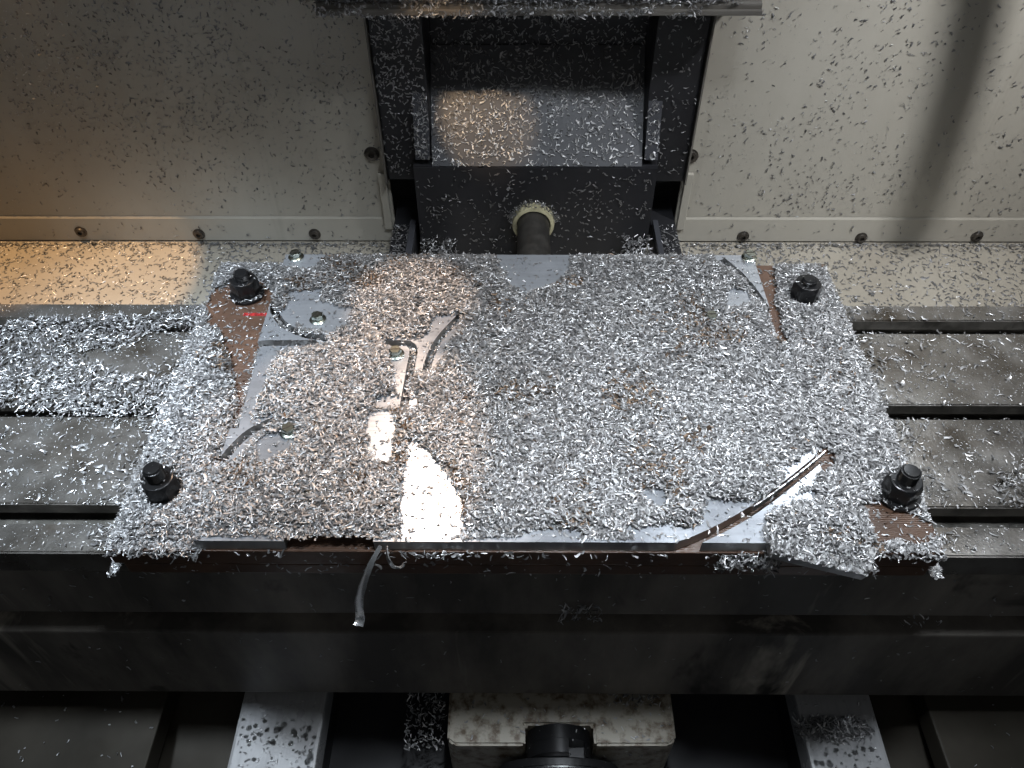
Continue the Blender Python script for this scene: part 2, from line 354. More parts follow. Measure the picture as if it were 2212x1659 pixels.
# plate with contour grooves milled through it
def W2(pts, z=AT): return [tuple(pz(u, v, z)[:2]) for u, v in pts]
def smooth_path(p, k=6):
    p = [np.array(q) for q in p]; out = []
    for i in range(len(p)-1):
        a, b, c, d = p[max(i-1, 0)], p[i], p[i+1], p[min(i+2, len(p)-1)]
        for j in range(k):
            t = j/k; out.append(.5*((2*b)+(-a+c)*t+(2*a-5*b+4*c-d)*t*t+(-a+3*b-3*c+d)*t**3))
    out.append(p[-1]); return out
def channel(path, wd):
    path = [np.array(p) for p in path]; L, Rr = [], []
    for i, p in enumerate(path):
        t = path[min(i+1, len(path)-1)]-path[max(i-1, 0)]; t /= np.linalg.norm(t); nrm = np.array([-t[1], t[0]])
        L.append(p+nrm*wd/2); Rr.append(p-nrm*wd/2)
    poly = [tuple(q) for q in L+Rr[::-1]]
    return poly
arcs = [
    smooth_path(W2([(1430, 1192), (1500, 1168), (1560, 1140), (1610, 1112), (1660, 1078), (1712, 1038), (1765, 994), (1812, 950), (1850, 900)])),
    smooth_path(W2([(1560, 560), (1598, 592), (1632, 632), (1662, 680), (1684, 728), (1700, 790)])),
    smooth_path(W2([(600, 640), (592, 668), (612, 700), (655, 722), (705, 730), (760, 722), (800, 700)])),
    smooth_path(W2([(470, 1010), (505, 965), (545, 930), (600, 905), (660, 893)])),
    smooth_path(W2([(1010, 670), (978, 700), (948, 735), (928, 775), (915, 830), (912, 890)])),
    smooth_path(W2([(752, 590), (748, 620), (772, 645), (820, 650)])),
]
rect = W2([(505, 925), (522, 860), (541, 790), (549, 760), (560, 745), (585, 741), (740, 741), (860, 741), (886, 744), (893, 760), (886, 800), (874, 870), (868, 905)])
cutters = [channel(p, .0065) for p in arcs] + [channel(smooth_path(rect, 3), .0065)]
g0, g1 = W2([(612, 1170)])[0], W2([(806, 1170)])[0]
cutters.append([(g0[0], AY0-.01), (g1[0], AY0-.01), (g1[0], AY0+.010), (g1[0]-.004, AY0+.014), (g0[0]+.004, AY0+.014), (g0[0], AY0+.010)])
from mathutils.geometry import delaunay_2d_cdt
loops = [[(AX0, AY0), (AX1, AY0), (AX1, AY1), (AX0, AY1)]] + cutters
cv, cf = [], []
for lp in loops:
    cf.append(list(range(len(cv), len(cv)+len(lp)))); cv += [Vector(p) for p in lp]
ov, oe, of, _, _, ofo = delaunay_2d_cdt(cv, [], cf, 0, 1e-6)
ov = [tuple(v) for v in ov]; keep = []
for f in of:
    mx_ = np.mean([ov[i][0] for i in f]); my_ = np.mean([ov[i][1] for i in f]); q = (np.array([mx_]), np.array([my_]))
    if inpoly(*q, loops[0])[0] and not any(inpoly(*q, c)[0] for c in cutters): keep.append(tuple(f))
par_ = list(range(len(ov)))
def find(i):
    while par_[i] != i: par_[i] = par_[par_[i]]; i = par_[i]
    return i
for f in keep:
    for i in f[1:]: par_[find(f[0])] = find(i)
isl = {}
for f in keep: isl.setdefault(find(f[0]), []).append(f)
def slab(name, faces, parent):
    bm = bmesh.new(); vt, vb = {}, {}
    for f in faces:
        for i in f:
            if i not in vt: vt[i] = bm.verts.new((*ov[i], AT)); vb[i] = bm.verts.new((*ov[i], FT+.0002))
    ed = {}
    for f in faces:
        bm.faces.new([vt[i] for i in f]); bm.faces.new([vb[i] for i in f][::-1]).material_index = 1
        for a_, b_ in zip(f, f[1:]+f[:1]): ed[(a_, b_)] = ed.get((a_, b_), 0)+1
    for a_, b_ in ed:
        if (b_, a_) not in ed: bm.faces.new((vt[b_], vt[a_], vb[a_], vb[b_])).material_index = 1
    bmesh.ops.recalc_face_normals(bm, faces=bm.faces[:])
    o = bm_obj(name, bm, 'alu'); o.data.materials.append(M['aluwall']); adopt(o, parent); return o
ap = empty('aluminium_plate', (0, .42, FT)); tag(ap, 'large milled aluminium plate half buried in chips on the brown board', 'metal plate')
for k_, fs_ in enumerate(sorted(isl.values(), key=len, reverse=True)): slab('plate_body' if k_ == 0 else 'cut_piece', fs_, ap)

def hex_screw(u, v, z=AT):
    p = pz(u, v, z); e = empty('hex_screw', (p[0], p[1], z)); e.rotation_euler[2] = random.uniform(0, 1)
    lathe('washer_flange', [(0, .0002), (.0066, .0002), (.0068, .0009), (.0056, .0018), (0, .0020)], 'zinc', e, 32)
    bm = bmesh.new(); pr = [(0, .0018), (.0050, .0018), (.0050, .0056), (.0043, .0062), (0, .0062)]; lathe_bm(bm, pr, 6)
    hh = bm_obj('hex_head', bm, 'zinc', e)
    box('slot', -.0042, .0042, -.0005, .0005, .0055, .0064, 'screw', hh, bev=0)
    return e
sc = [((640, 556), 'zinc hex screw in the plate corner near the flat black nut by the wall'), ((1618, 557), 'zinc hex screw in the plate corner beside the chip covered nut'),
      ((687, 691), 'zinc hex screw beside the small curved groove'), ((855, 766), 'zinc hex screw inside the corner of the rectangular groove'),
      ((625, 934), 'slotted zinc hex screw next to a bare patch of plate'), ((662, 1074), 'zinc hex screw head peeking out of the warm lit chips'), ((1535, 690), 'zinc hex screw sunk among the chips far from any groove')]
for (u, v), lab in sc: tag(hex_screw(u, v), lab, 'screw', 'hex screws holding the plate')

def stud_bolt(u, v, hgt, rot, label, tilt=(0, 0)):
    p = pz(u, v, FT); e = empty('clamp_bolt', (p[0], p[1], FT+.0003)); e.rotation_euler = (tilt[0], tilt[1], rot); e.scale = (.79, .79, .79)
    lathe('washer', [(0, 0), (.0180, 0), (.0186, .0008), (.0186, .0030), (.0176, .0042), (0, .0042)], 'oxide', e, 48)
    bm = bmesh.new()
    rc = .0155; zt = .0225
    rings = []
    for r, z in ((rc, .0040), (rc, zt-.0035)):
        rings.append([(r*math.cos(i*math.pi/18), r*math.sin(i*math.pi/18), z) for i in range(36)])
    def hexr(i, R): a = (i*10) % 60-30; return R*math.cos(math.radians(30))/math.cos(math.radians(a))
    def ring(fn, zf): return [bm.verts.new((fn(i)*math.cos(i*math.pi/18), fn(i)*math.sin(i*math.pi/18), zf(i))) for i in range(36)]
    Rg = [ring(lambda i: hexr(i, rc)*.985, lambda i: .0042), ring(lambda i: hexr(i, rc), lambda i: .0052),
          ring(lambda i: hexr(i, rc), lambda i: zt-.0015-.0035*max(0, (hexr(i, rc)/rc-.866)/.134)),
          ring(lambda i: rc*.855, lambda i: zt-.0004), ring(lambda i: rc*.80, lambda i: zt), ring(lambda i: .0085, lambda i: zt)]
    for A, B in zip(Rg, Rg[1:]):
        for i in range(36): j = (i+1) % 36; bm.faces.new((A[i], A[j], B[j], B[i]))
    bm.faces.new(Rg[0][::-1]); bm.faces.new(Rg[-1])
    bmesh.ops.recalc_face_normals(bm, faces=bm.faces[:]); o = bm_obj('hex_nut', bm, 'oxide', e); sharp(o, 25)
    # threaded stud: helical ridge
    bm = bmesh.new(); n = 40; pitch = .0021; turns = int(hgt/pitch)+1; R = .0082
    rows = []
    steps = turns*4
    for k in range(steps+1):
        row = []
        for i in range(n):
            z = zt-.001+k*pitch/4+pitch*i/n; z = min(z, zt+hgt)
            ph = k % 4; r = R-(.0013, .0005, 0, .0005)[ph]
            row.append(bm.verts.new((r*math.cos(2*math.pi*i/n), r*math.sin(2*math.pi*i/n), z)))
        rows.append(row)
    for A, B in zip(rows, rows[1:]):
        for i in range(n-1): bm.faces.new((A[i], A[i+1], B[i+1], B[i]))
    for k in range(len(rows)-4): bm.faces.new((rows[k][n-1], rows[k+4][0], rows[k+5][0], rows[k+1][n-1])) if k+5 < len(rows) else None
    cap0 = [bm.verts.new(((R-.0004)*math.cos(2*math.pi*i/n), (R-.0004)*math.sin(2*math.pi*i/n), zt+hgt-.0006)) for i in range(n)]
    cap1 = [bm.verts.new((.0064*math.cos(2*math.pi*i/n), .0064*math.sin(2*math.pi*i/n), zt+hgt+.0014)) for i in range(n)]
    for i in range(n): j = (i+1) % n; bm.faces.new((cap0[i], cap0[j], cap1[j], cap1[i]))
    c = bm.verts.new((0, 0, zt+hgt+.0018))
    for i in range(n): bm.faces.new((cap1[i], cap1[(i+1) % n], c))
    bmesh.ops.recalc_face_normals(bm, faces=bm.faces[:]); o = bm_obj('stud', bm, 'oxide', e); sharp(o, 40)
    tag(e, label, 'bolt', 'black clamp bolts at the board corners'); return e, p
bolts = [stud_bolt(535, 637, .0075, .35, 'black clamp nut and washer standing on bare brown board beside the red mark'),
         stud_bolt(1735, 645, .0040, .9, 'black clamp nut with chips heaped against it beside the thin plate edge'),
         stud_bolt(357, 1066, .0125, .15, 'black clamp bolt with tall thread standing in chips beside the dark table'),
         stud_bolt(1938, 1070, .0115, .5, 'black clamp bolt with tall thread above the bare brown board patches')]
bolt_xy = np.array([b[1][:2] for b in bolts])

# ------------------------------------------------------------------ metal chips
SS = np.array([-.5, -.18, .18, .5]); CC = np.array([-1., 0., 1.])
def chip_verts(N, L, W, phi, beta, tw, taper):
    """N chips as curved strips: 4 stations along, 3 across -> (N,12,3) in local axes, bottom at z~0"""
    s = SS[None, :, None]; c = CC[None, None, :]
    L_, W_, ph, be, tw_, ta = [a[:, None, None] for a in (L, W, phi, beta, tw, taper)]
    width = W_*(1-ta*(2*np.abs(s))**2)
    r = width/(2*np.sin(np.minimum(ph, 1.5)))
    yy = r*np.sin(c*ph); zz = r*(np.cos(c*ph)-np.cos(ph))
    a = tw_*s; y2 = yy*np.cos(a)-zz*np.sin(a); z2 = yy*np.sin(a)+zz*np.cos(a)
    be = np.where(np.abs(be) < .02, .02, be)
    xx = L_/be*np.sin(s*be)+0*c; zb = L_/be*(1-np.cos(s*be))
    y3 = y2 + W_*.35*np.sin(5*s+be*3)
    return np.stack([xx+0*y2, y3, z2+zb], -1).reshape(N, 12, 3)
def rand_params(N, lmin, lmax, needle=.55):
    L = rng.uniform(lmin, lmax, N)*rng.choice([1.3, 1, 1, .75, .75, .45], N); isn = rng.random(N) < needle
    W = np.where(isn, rng.uniform(.0006, .0011, N), rng.uniform(.0012, .0022, N)); W = np.minimum(W, L*.6)
    phi = np.where(isn, rng.uniform(.9, 1.45, N), rng.uniform(.15, .7, N))
    beta = rng.normal(0, .55, N); tw = rng.normal(0, .6, N); taper = rng.uniform(.1, .75, N)
    return L, W, phi, beta, tw, taper
def eul(N, tilt):
    yaw = rng.uniform(0, 2*np.pi, N); a = rng.normal(0, tilt, N); b = rng.normal(0, tilt*1.25, N); fl_ = rng.random(N) < .4
    b = b+np.where(fl_, np.pi, 0)
    cy, sy, ca, sa, cb, sb = np.cos(yaw), np.sin(yaw), np.cos(a), np.sin(a), np.cos(b), np.sin(b)
    Z = np.zeros(N); O = np.ones(N)
    Rz = np.stack([cy, -sy, Z, sy, cy, Z, Z, Z, O], -1).reshape(N, 3, 3); Ry = np.stack([ca, Z, sa, Z, O, Z, -sa, Z, ca], -1).reshape(N, 3, 3)
    Rx = np.stack([O, Z, Z, Z, cb, -sb, Z, sb, cb], -1).reshape(N, 3, 3)
    return Rz @ Ry @ Rx
quad = []
for i in range(3):
    for j in range(2): quad.append((i*3+j, (i+1)*3+j, (i+1)*3+j+1, i*3+j+1))
quad = np.array(quad)
def tints(N, brown=None, W=None):
    sh = rng.random(N) if W is None else np.where(W < .00115, rng.uniform(.35, 1, N), rng.uniform(0, .55, N))   # bright burnished needles, dull torn flakes
    g = .20+.31*sh**1.3; t = np.stack([g, g*1.0, g*1.015, .60-.27*sh], -1)
    if brown is not None:
        bsel = rng.random(N) < brown; k = rng.uniform(.5, 1.1, N)[:, None]
        t[bsel, :3] = (np.array([[.17, .122, .088]])*k)[bsel]
    return t
def build_mesh(name, V, tint, extra=None):
    N = len(V); verts = V.reshape(-1, 3); faces = (np.arange(N)[:, None, None]*12+quad[None]).reshape(-1, 4); tv = np.repeat(tint, 12, 0)
    nf = len(faces); mi = np.zeros(nf, np.int32)
    if extra is not None:
        ev, ef = extra; faces = np.vstack([faces, ef+len(verts)]); mi = np.concatenate([mi, np.ones(len(ef), np.int32)])
        verts = np.vstack([verts, ev]); tv = np.vstack([tv, np.full((len(ev), 4), .5)]); nf = len(faces)
    me = bpy.data.meshes.new(name); me.vertices.add(len(verts)); me.vertices.foreach_set('co', verts.astype(np.float32).ravel())
    me.loops.add(nf*4); me.loops.foreach_set('vertex_index', faces.astype(np.int32).ravel())
    me.polygons.add(nf); me.polygons.foreach_set('loop_start', (np.arange(nf)*4).astype(np.int32))
    me.polygons.foreach_set('use_smooth', np.ones(nf, bool)); me.polygons.foreach_set('material_index', mi)
    at = me.attributes.new('tint', 'FLOAT_COLOR', 'POINT'); at.data.foreach_set('color', tv.astype(np.float32).ravel())
    me.update(); me.validate(); me.materials.append(M['chip']); me.materials.append(M['core']); return me
def chip_cloud(P, lmin, lmax, tilt, basis=None, needle=.55, brown=None):
    N = len(P); pr_ = rand_params(N, lmin, lmax, needle); V = chip_verts(N, *pr_); Rm = eul(N, tilt)
    V = np.einsum('nij,nkj->nki', Rm, V)
    if basis is not None: V = V @ np.array(basis)            # rows of basis are world directions of local x, y, z
    lift = 0
    return V+P[:, None, :], tints(N, brown, pr_[1])

def vnoise(x, y, scale, seed):
    r = np.random.default_rng(seed); G = r.random((64, 64)); X = x/scale+1000; Y = y/scale+1000
    xi = np.floor(X).astype(int); yi = np.floor(Y).astype(int); fx = X-xi; fy = Y-yi; fx = fx*fx*(3-2*fx); fy = fy*fy*(3-2*fy)
    g = lambda a, b: G[a % 64, b % 64]
    return (g(xi, yi)*(1-fx)+g(xi+1, yi)*fx)*(1-fy)+(g(xi, yi+1)*(1-fx)+g(xi+1, yi+1)*fx)*fy
def fbm(x, y, scale, seed): return vnoise(x, y, scale, seed)*.55+vnoise(x, y, scale*.47, seed+1)*.3+vnoise(x, y, scale*.2, seed+2)*.15

def blur(A, r):
    for ax in (0, 1):
        for _ in range(2):
            k = 2*r+1; pad = [(0, 0), (0, 0)]; pad[ax] = (r+1, r); B = np.cumsum(np.pad(A, pad, mode='edge'), axis=ax)
            A = (np.take(B, range(k, B.shape[ax]), axis=ax)-np.take(B, range(0, B.shape[ax]-k), axis=ax))/k
    return A

bare_alu = [
    [(1062, 540), (1228, 540), (1222, 590), (1195, 610), (1140, 636), (1108, 615), (1085, 580)],
    [(615, 540), (705, 540), (690, 572), (650, 580), (605, 578)],
    [(1540, 540), (1648, 540), (1708, 735), (1672, 722), (1650, 662), (1595, 594), (1552, 572)],
    [(1568, 628), (1612, 630), (1618, 657), (1572, 668)],
    [(582, 650), (612, 684), (650, 722), (712, 728), (700, 752), (604, 762), (586, 792), (568, 852), (548, 900), (600, 896), (560, 932), (500, 1000), (462, 1002), (500, 900), (520, 820), (548, 730)],
    [(826, 734), (908, 734), (908, 765), (892, 810), (880, 862), (862, 862), (874, 770), (830, 760)],
    [(812, 862), (895, 860), (895, 880), (812, 882)],
    [(980, 688), (1004, 686), (968, 740), (938, 800), (916, 806), (940, 745)],
    [(1482, 1174), (1560, 1132), (1645, 1084), (1668, 1104), (1600, 1150), (1530, 1174)],
    [(628, 632), (692, 628), (702, 682), (738, 702), (722, 722), (650, 702), (612, 688)],
    [(700, 660), (755, 668), (752, 705), (722, 712)],
    [(930, 692), (990, 684), (952, 722), (928, 765), (915, 812), (903, 795), (918, 722)],
    [(832, 735), (894, 735), (888, 800), (874, 858), (852, 845), (848, 780)],
    [(797, 897), (852, 890), (852, 940), (832, 1004), (803, 995), (793, 940)],
    [(882, 958), (922, 975), (962, 1028), (994, 1090), (1004, 1172), (872, 1172), (868, 1100), (876, 1020)],
    [(572, 942), (628, 936), (642, 962), (580, 992), (550, 998)],
    [(1700, 1012), (1790, 945), (1812, 975), (1750, 1052), (1712, 1050)],
    [(1640, 1078), (1720, 1026), (1740, 1044), (1660, 1112)],
    [(1505, 1160), (1530, 1083), (1622, 1083), (1650, 1095), (1560, 1156)],
    [(1394, 1064), (1432, 1058), (1432, 1082), (1404, 1102)],
    [(1586, 1140), (1642, 1118), (1656, 1150), (1644, 1172), (1572, 1172)],
    [(1366, 1142), (1512, 1138), (1490, 1172), (1384, 1172)],
    [(1140, 1145), (1240, 1150), (1240, 1172), (1140, 1172)],
]
bare_brown = [
    [(465, 622), (600, 636), (585, 700), (562, 785), (522, 890), (503, 832), (500, 760), (470, 715), (448, 700), (452, 662)],
    [(1642, 552), (1668, 570), (1678, 652), (1660, 640)],
    [(1866, 1092), (1922, 1086), (1992, 1130), (2016, 1152), (1985, 1174), (1900, 1168), (1878, 1130)],
    [(1690, 1082), (1745, 1080), (1740, 1102), (1695, 1106)],
]
polys = [(W2(p, AT), .0025) for p in bare_alu]+[(W2(p, FT), .004) for p in bare_brown]
# ---- heap on the fixture
GX0, GX1, GY0, GY1, GS = -.285, .297, .268, .583, .0015
gx = np.arange(GX0, GX1, GS); gy = np.arange(GY0, GY1, GS); X, Y = np.meshgrid(gx, gy, indexing='ij')
def mask_at(x, y):
    jx = x+(fbm(x, y, .008, 5)-.5)*.009; jy = y+(fbm(x, y, .008, 15)-.5)*.009; m = np.ones(x.shape, bool)
    for p, _ in polys:
        c_ = np.mean(p, axis=0); q_ = []
        for v_ in p: d_ = np.array(v_)-c_; q_.append(tuple(c_+d_*(1+.0022/np.linalg.norm(d_))))
        m &= ~inpoly(jx, jy, q_)
    ex = (fbm(x*0, y, .02, 33)-.5)*.006
    m &= (x > FX0-.011+ex) & (x < FX1+.011+ex) & (y > FY0+.0005) & (y < FY1+.003)
    for bx_, by_ in bolt_xy: m &= ((x-bx_)**2+(y-by_)**2) > .0125**2
    bx_, by_ = bolt_xy[0]; m &= ((x-bx_)**2+(y-by_)**2) > .0185**2
    m &= ~((x > AX0+.004) & (x < AX1-.05) & (y < AY0+.0028+.004*(fbm(x, y, .03, 55)-.4)))
    return m
MK = mask_at(X, Y).astype(float)
base = np.where((X > FX0) & (X < FX1) & (Y < FY1), FT, 0.0); base = np.where((X > AX0) & (X < AX1) & (Y > AY0) & (Y < AY1), AT, base)
thick = (.0026+.0048*fbm(X, Y, .07, 44)+.0045*np.clip(fbm(X, Y, .13, 71)-.45, 0, 1)*3)
edge = np.clip(np.minimum.reduce([X-FX0+.004, FX1-X+.004, (Y-FY0)*1.2, (FY1-Y)*1.2+.004])/.02, .12, 1)
H = blur(MK, 3)**1.3*thick*edge
margin = np.clip((np.abs(X-.0015)-.2085)/.01, 0, 1); H += blur(MK, 3)*.0020*margin*edge
base_s = blur(base, 2); base_s = np.where((X < FX0) | (X > FX1) | (Y > FY1), base_s*.9, base)
TOP = base_s+H
def look(A, x, y):
    i = np.clip(((x-GX0)/GS).round().astype(int), 0, A.shape[0]-1); j = np.clip(((y-GY0)/GS).round().astype(int), 0, A.shape[1]-1); return A[i, j]
NF = 98000
cx_ = rng.uniform(GX0, GX1, NF*2); cy_ = rng.uniform(GY0, GY1, NF*2); k = (look(MK, cx_, cy_) > .5)
cx_, cy_ = cx_[k], cy_[k]
dep = rng.random(len(cx_))**1.0*np.minimum(look(H, cx_, cy_), .0042)
cz_ = look(TOP, cx_, cy_)-dep+.0006
cz_ = np.maximum(cz_, look(base_s, cx_, cy_)+.0006)
brn = np.clip((fbm(cx_, cy_, .045, 91)-.60)*5, 0, .75)*.45+.005
P = np.stack([cx_, cy_, cz_], -1); V1, T1 = chip_cloud(P, .0027, .0060, .16, brown=brn, needle=.52)
# sparse chips and dust on the bare areas
ns = 9000; sx_ = rng.uniform(FX0, FX1, ns); sy_ = rng.uniform(FY0+.002, FY1-.002, ns); k = look(MK, sx_, sy_) < .5
for bx_, by_ in bolt_xy: k &= ((sx_-bx_)**2+(sy_-by_)**2) > .0155**2
k &= (look(base, sx_, sy_) < AT-.001) | (rng.random(ns) < .45)
sx_, sy_ = sx_[k], sy_[k]; P = np.stack([sx_, sy_, look(base, sx_, sy_)+.0005], -1); V2, T2 = chip_cloud(P, .0010, .0048, .10)
gp = []
for gi_, path in enumerate(arcs[1:]+[smooth_path(rect, 3)]):
    path = np.array([np.array(p) for p in path]); m_ = int(np.linalg.norm(np.diff(path, axis=0), axis=1).sum()/.00030)
    tt = rng.random(m_)*(len(path)-1); i_ = tt.astype(int); q = path[i_]+(path[i_+1]-path[i_])*(tt-i_)[:, None]+rng.normal(0, .0016, (m_, 2)); gp.append(q)
gp = np.concatenate(gp); gp = gp[(gp[:, 0] > AX0) & (gp[:, 0] < AX1) & (gp[:, 1] < AY1-.002) & (gp[:, 1] > AY0+.001)]
V3, T3 = chip_cloud(np.column_stack([gp, FT+.0006+rng.random(len(gp))*.0045]), .003, .0062, .25)
# grid core under the heap
def core(TOPm, Hm, gx, gy, step=2, drop=.0035, minh=.0036):
    ii = np.arange(0, len(gx), step); jj = np.arange(0, len(gy), step); Z = (TOPm-drop)[np.ix_(ii, jj)]; ok = (Hm > minh)[np.ix_(ii, jj)]
    XX, YY = np.meshgrid(gx[ii], gy[jj], indexing='ij'); Z = Z+(rng.random(Z.shape)-.5)*.0010
    idx = np.arange(Z.size).reshape(Z.shape); q = ok[:-1, :-1] & ok[1:, :-1] & ok[1:, 1:] & ok[:-1, 1:]
    f = np.stack([idx[:-1, :-1][q], idx[1:, :-1][q], idx[1:, 1:][q], idx[:-1, 1:][q]], -1)
    return np.stack([XX, YY, Z], -1).reshape(-1, 3), f
me = build_mesh('chip_heap', np.concatenate([V1, V2, V3]), np.concatenate([T1, T2, T3]), core(TOP, H, gx, gy))
o = link('chip_heap', me); tag(o, 'bright heap of aluminium chips covering the plate and the brown board', 'metal chips', kind='stuff')

# ---- chips on the machine table
def poly_chips(polys_, z, dens, lmin, lmax, tilt, layers, hmax, seed, rag=.012, brown=None):
    out = []
    for p in polys_:
        p = W2(p, z); xs = [q[0] for q in p]; ys = [q[1] for q in p]; A = (max(xs)-min(xs)+.04)*(max(ys)-min(ys)+.04); N = int(A*dens*layers)
        x = rng.uniform(min(xs)-.02, max(xs)+.02, N); y = rng.uniform(min(ys)-.02, max(ys)+.02, N)
        jx = x+(fbm(x, y, .014, seed)-.5)*rag*2+rng.normal(0, .0022, N); jy = y+(fbm(x, y, .014, seed+9)-.5)*rag*2+rng.normal(0, .0022, N)
        k = inpoly(jx, jy, p); x, y = x[k], y[k]; out.append(np.stack([x, y], -1))
    return np.concatenate(out)
def tfilter(xy, pad=.001):
    k = np.ones(len(xy), bool)
    for a, b in slots: k &= ~((xy[:, 1] > a+pad) & (xy[:, 1] < b-pad))
    k &= (xy[:, 1] > TF+.002) & (xy[:, 1] < TB-.001) & ((xy[:, 0] < FX0-.001) | (xy[:, 0] > FX1+.001)); return xy[k]
heapL = [[(-60, 715), (60, 690), (280, 688), (420, 668), (470, 700), (425, 708), (330, 730), (160, 772), (280, 816), (410, 826), (395, 900), (260, 910), (120, 900), (-60, 880)]]
xy = poly_chips(heapL, 0, 34000, .0032, .0078, .3, 8, .01, 51, rag=.008)
xy = xy[(xy[:, 1] > TF) & (xy[:, 1] < TB-.001) & (xy[:, 0] < FX0+.004)]
inside = inpoly(xy[:, 0], xy[:, 1], W2(heapL[0], 0)); hh = .0015+.0075*fbm(xy[:, 0], xy[:, 1], .06, 62)
P = np.column_stack([xy, .0006+rng.random(len(xy))*hh*np.where(inside, 1, .2)]); Va, Ta = chip_cloud(P, .0027, .0062, .20)
sparse = []
sparse.append(tfilter(poly_chips([[(-60, 985), (140, 1010), (230, 1030), (240, 1075), (100, 1095), (-60, 1085)]], 0, 13000, 0, 0, 0, .6, 0, 71)))
sparse.append(tfilter(poly_chips([[(-60, 900), (420, 900), (330, 1090), (-60, 1095)]], 0, 2300, 0, 0, 0, .6, 0, 72)))
sparse.append(tfilter(poly_chips([[(1890, 725), (1980, 718), (2080, 770), (2115, 830), (2050, 845), (1950, 790)]], 0, 12000, 0, 0, 0, 1, 0, 73)))
sparse.append(tfilter(poly_chips([[(1860, 668), (1960, 665), (2010, 685), (1880, 690)], [(2060, 668), (2230, 668), (2230, 685), (2080, 682)]], 0, 9000, 0, 0, 0, 1, 0, 74, .004)))
sparse.append(tfilter(poly_chips([[(2090, 945), (2150, 930), (2230, 930), (2230, 1050), (2130, 1010)], [(2000, 820), (2060, 815), (2060, 850), (2010, 850)]], 0, 14000, 0, 0, 0, 1, 0, 75)))
sparse.append(tfilter(poly_chips([[(-60, 880), (420, 900), (400, 960), (-60, 960)]], 0, 6000, 0, 0, 0, .6, 0, 79)))
sparse.append(tfilter(poly_chips([[(1860, 660), (2300, 660), (2300, 1200), (2060, 1200)]], 0, 4500, 0, 0, 0, .6, 0, 76)))
sparse.append(tfilter(poly_chips([[(2050, 1150), (2230, 1150), (2230, 1198), (2060, 1198)]], 0, 9000, 0, 0, 0, .6, 0, 77, .002)))
sxy = np.concatenate(sparse); P = np.column_stack([sxy, np.full(len(sxy), .0006)+rng.random(len(sxy))*.0008]); Vb, Tb = chip_cloud(P, .0022, .0070, .14)
hr = poly_chips([[(2145, 1040), (2190, 1020), (2260, 1020), (2260, 1095), (2165, 1100)]], 0, 30000, 0, 0, 0, 5, 0, 78, .004)
P = np.column_stack([hr, .0006+rng.random(len(hr))*.007]); Vc, Tc = chip_cloud(P, .0035, .0075, .35)
dust = tfilter(np.column_stack([rng.uniform(-.5, .5, 26000), rng.uniform(TF, TB, 26000)])); P = np.column_stack([dust, np.full(len(dust), .0003)])
Vd, Td = chip_cloud(P, .0006, .0016, .1)
o = link('table_chips', build_mesh('table_chips', np.concatenate([Va, Vb, Vc, Vd]), np.concatenate([Ta, Tb, Tc, Td])))
tag(o, 'drifts and scattered aluminium chips lying on the T slot table', 'metal chips', kind='stuff')

sp = []
for sgn_, xe in ((-1, FX0-.006), (1, FX1+.006)):
    n_ = 1500; sp.append(np.column_stack([xe+sgn_*rng.exponential(.010, n_), rng.uniform(TF+.003, TB-.003, n_)]))
sp = np.concatenate(sp); k = np.ones(len(sp), bool)
for a_, b_ in slots: k &= ~((sp[:, 1] > a_) & (sp[:, 1] < b_))
sp = sp[k]; Vs, Ts = chip_cloud(np.column_stack([sp, .0006+rng.random(len(sp))*.0015]), .0022, .0062, .2)
bp_ = []
for (be, bq) in bolts:
    n_ = 16; r_ = rng.uniform(.006, .0118, n_)*.9; a_ = rng.uniform(0, 2*np.pi, n_); bp_.append(np.column_stack([bq[0]+r_*np.cos(a_), bq[1]+r_*np.sin(a_), np.full(n_, FT+.0003+.0225*.79+.0005)]))
    n_ = 60; r_ = rng.uniform(.0120, .0165, n_); a_ = rng.uniform(0, 2*np.pi, n_); bp_.append(np.column_stack([bq[0]+r_*np.cos(a_), bq[1]+r_*np.sin(a_), np.full(n_, FT+.0045)]))
Vq, Tq = chip_cloud(np.concatenate(bp_), .0010, .0040, .25)
o = link('spilled_chips', build_mesh('spilled_chips', np.concatenate([Vs, Vq]), np.concatenate([Ts, Tq]))); tag(o, 'loose chips spilled beside the board and caught on the clamp bolts', 'metal chips', kind='stuff')
# ---- tray floor, walls, column, head ledge
N = 17000; x = rng.uniform(-.75, .75, N); y = rng.uniform(.55, WY-.006, N); k = ((x < -.142) | (x > .182)) & (rng.random(N) < .35+.65*(fbm(x, y, .05, 81)))
P = np.column_stack([x[k], y[k], np.full(k.sum(), FZ+.0007)]); P = np.vstack([P, np.column_stack([np.concatenate([rng.uniform(-.75, -.145, 600), rng.uniform(.19, .75, 600)]), WY-.006-rng.exponential(.004, 1200), FZ+.0008+rng.random(1200)*.002])])
Va, Ta = chip_cloud(P, .0028, .0066, .16, needle=.35)
WB = [(1, 0, 0), (0, 0, 1), (0, -1, 0)]
def wall_chips(N, xa, xb, za, zb, prob, lmin, lmax, y=WY-.0009):
    x = rng.uniform(xa, xb, N); z = rng.uniform(za, zb, N); k = rng.random(N) < prob(x, z); x, z = x[k], z[k]
    return chip_cloud(np.column_stack([x, np.full(len(x), y), z]), lmin, lmax, .24, WB, needle=.4)
pl = lambda x, z: np.clip(.10+.75*np.clip((z+.04)/.2, 0, 1)+.5*((x < -.28) & (z > .06)), 0, 1)*np.clip(fbm(x, z, .035, 83)*2.2-.45, .06, 1)
pr = lambda x, z: np.clip(1.25-np.abs(x-.30)*3.0, .22, 1)*np.clip(fbm(x, z, .03, 86)*2.6-.75, .04, 1)
Vb, Tb = wall_chips(14500, -.75, -.142, -.045, .23, pl, .0014, .0038); Vc, Tc = wall_chips(4600, .186, .75, -.045, .23, pr, .0014, .0040)
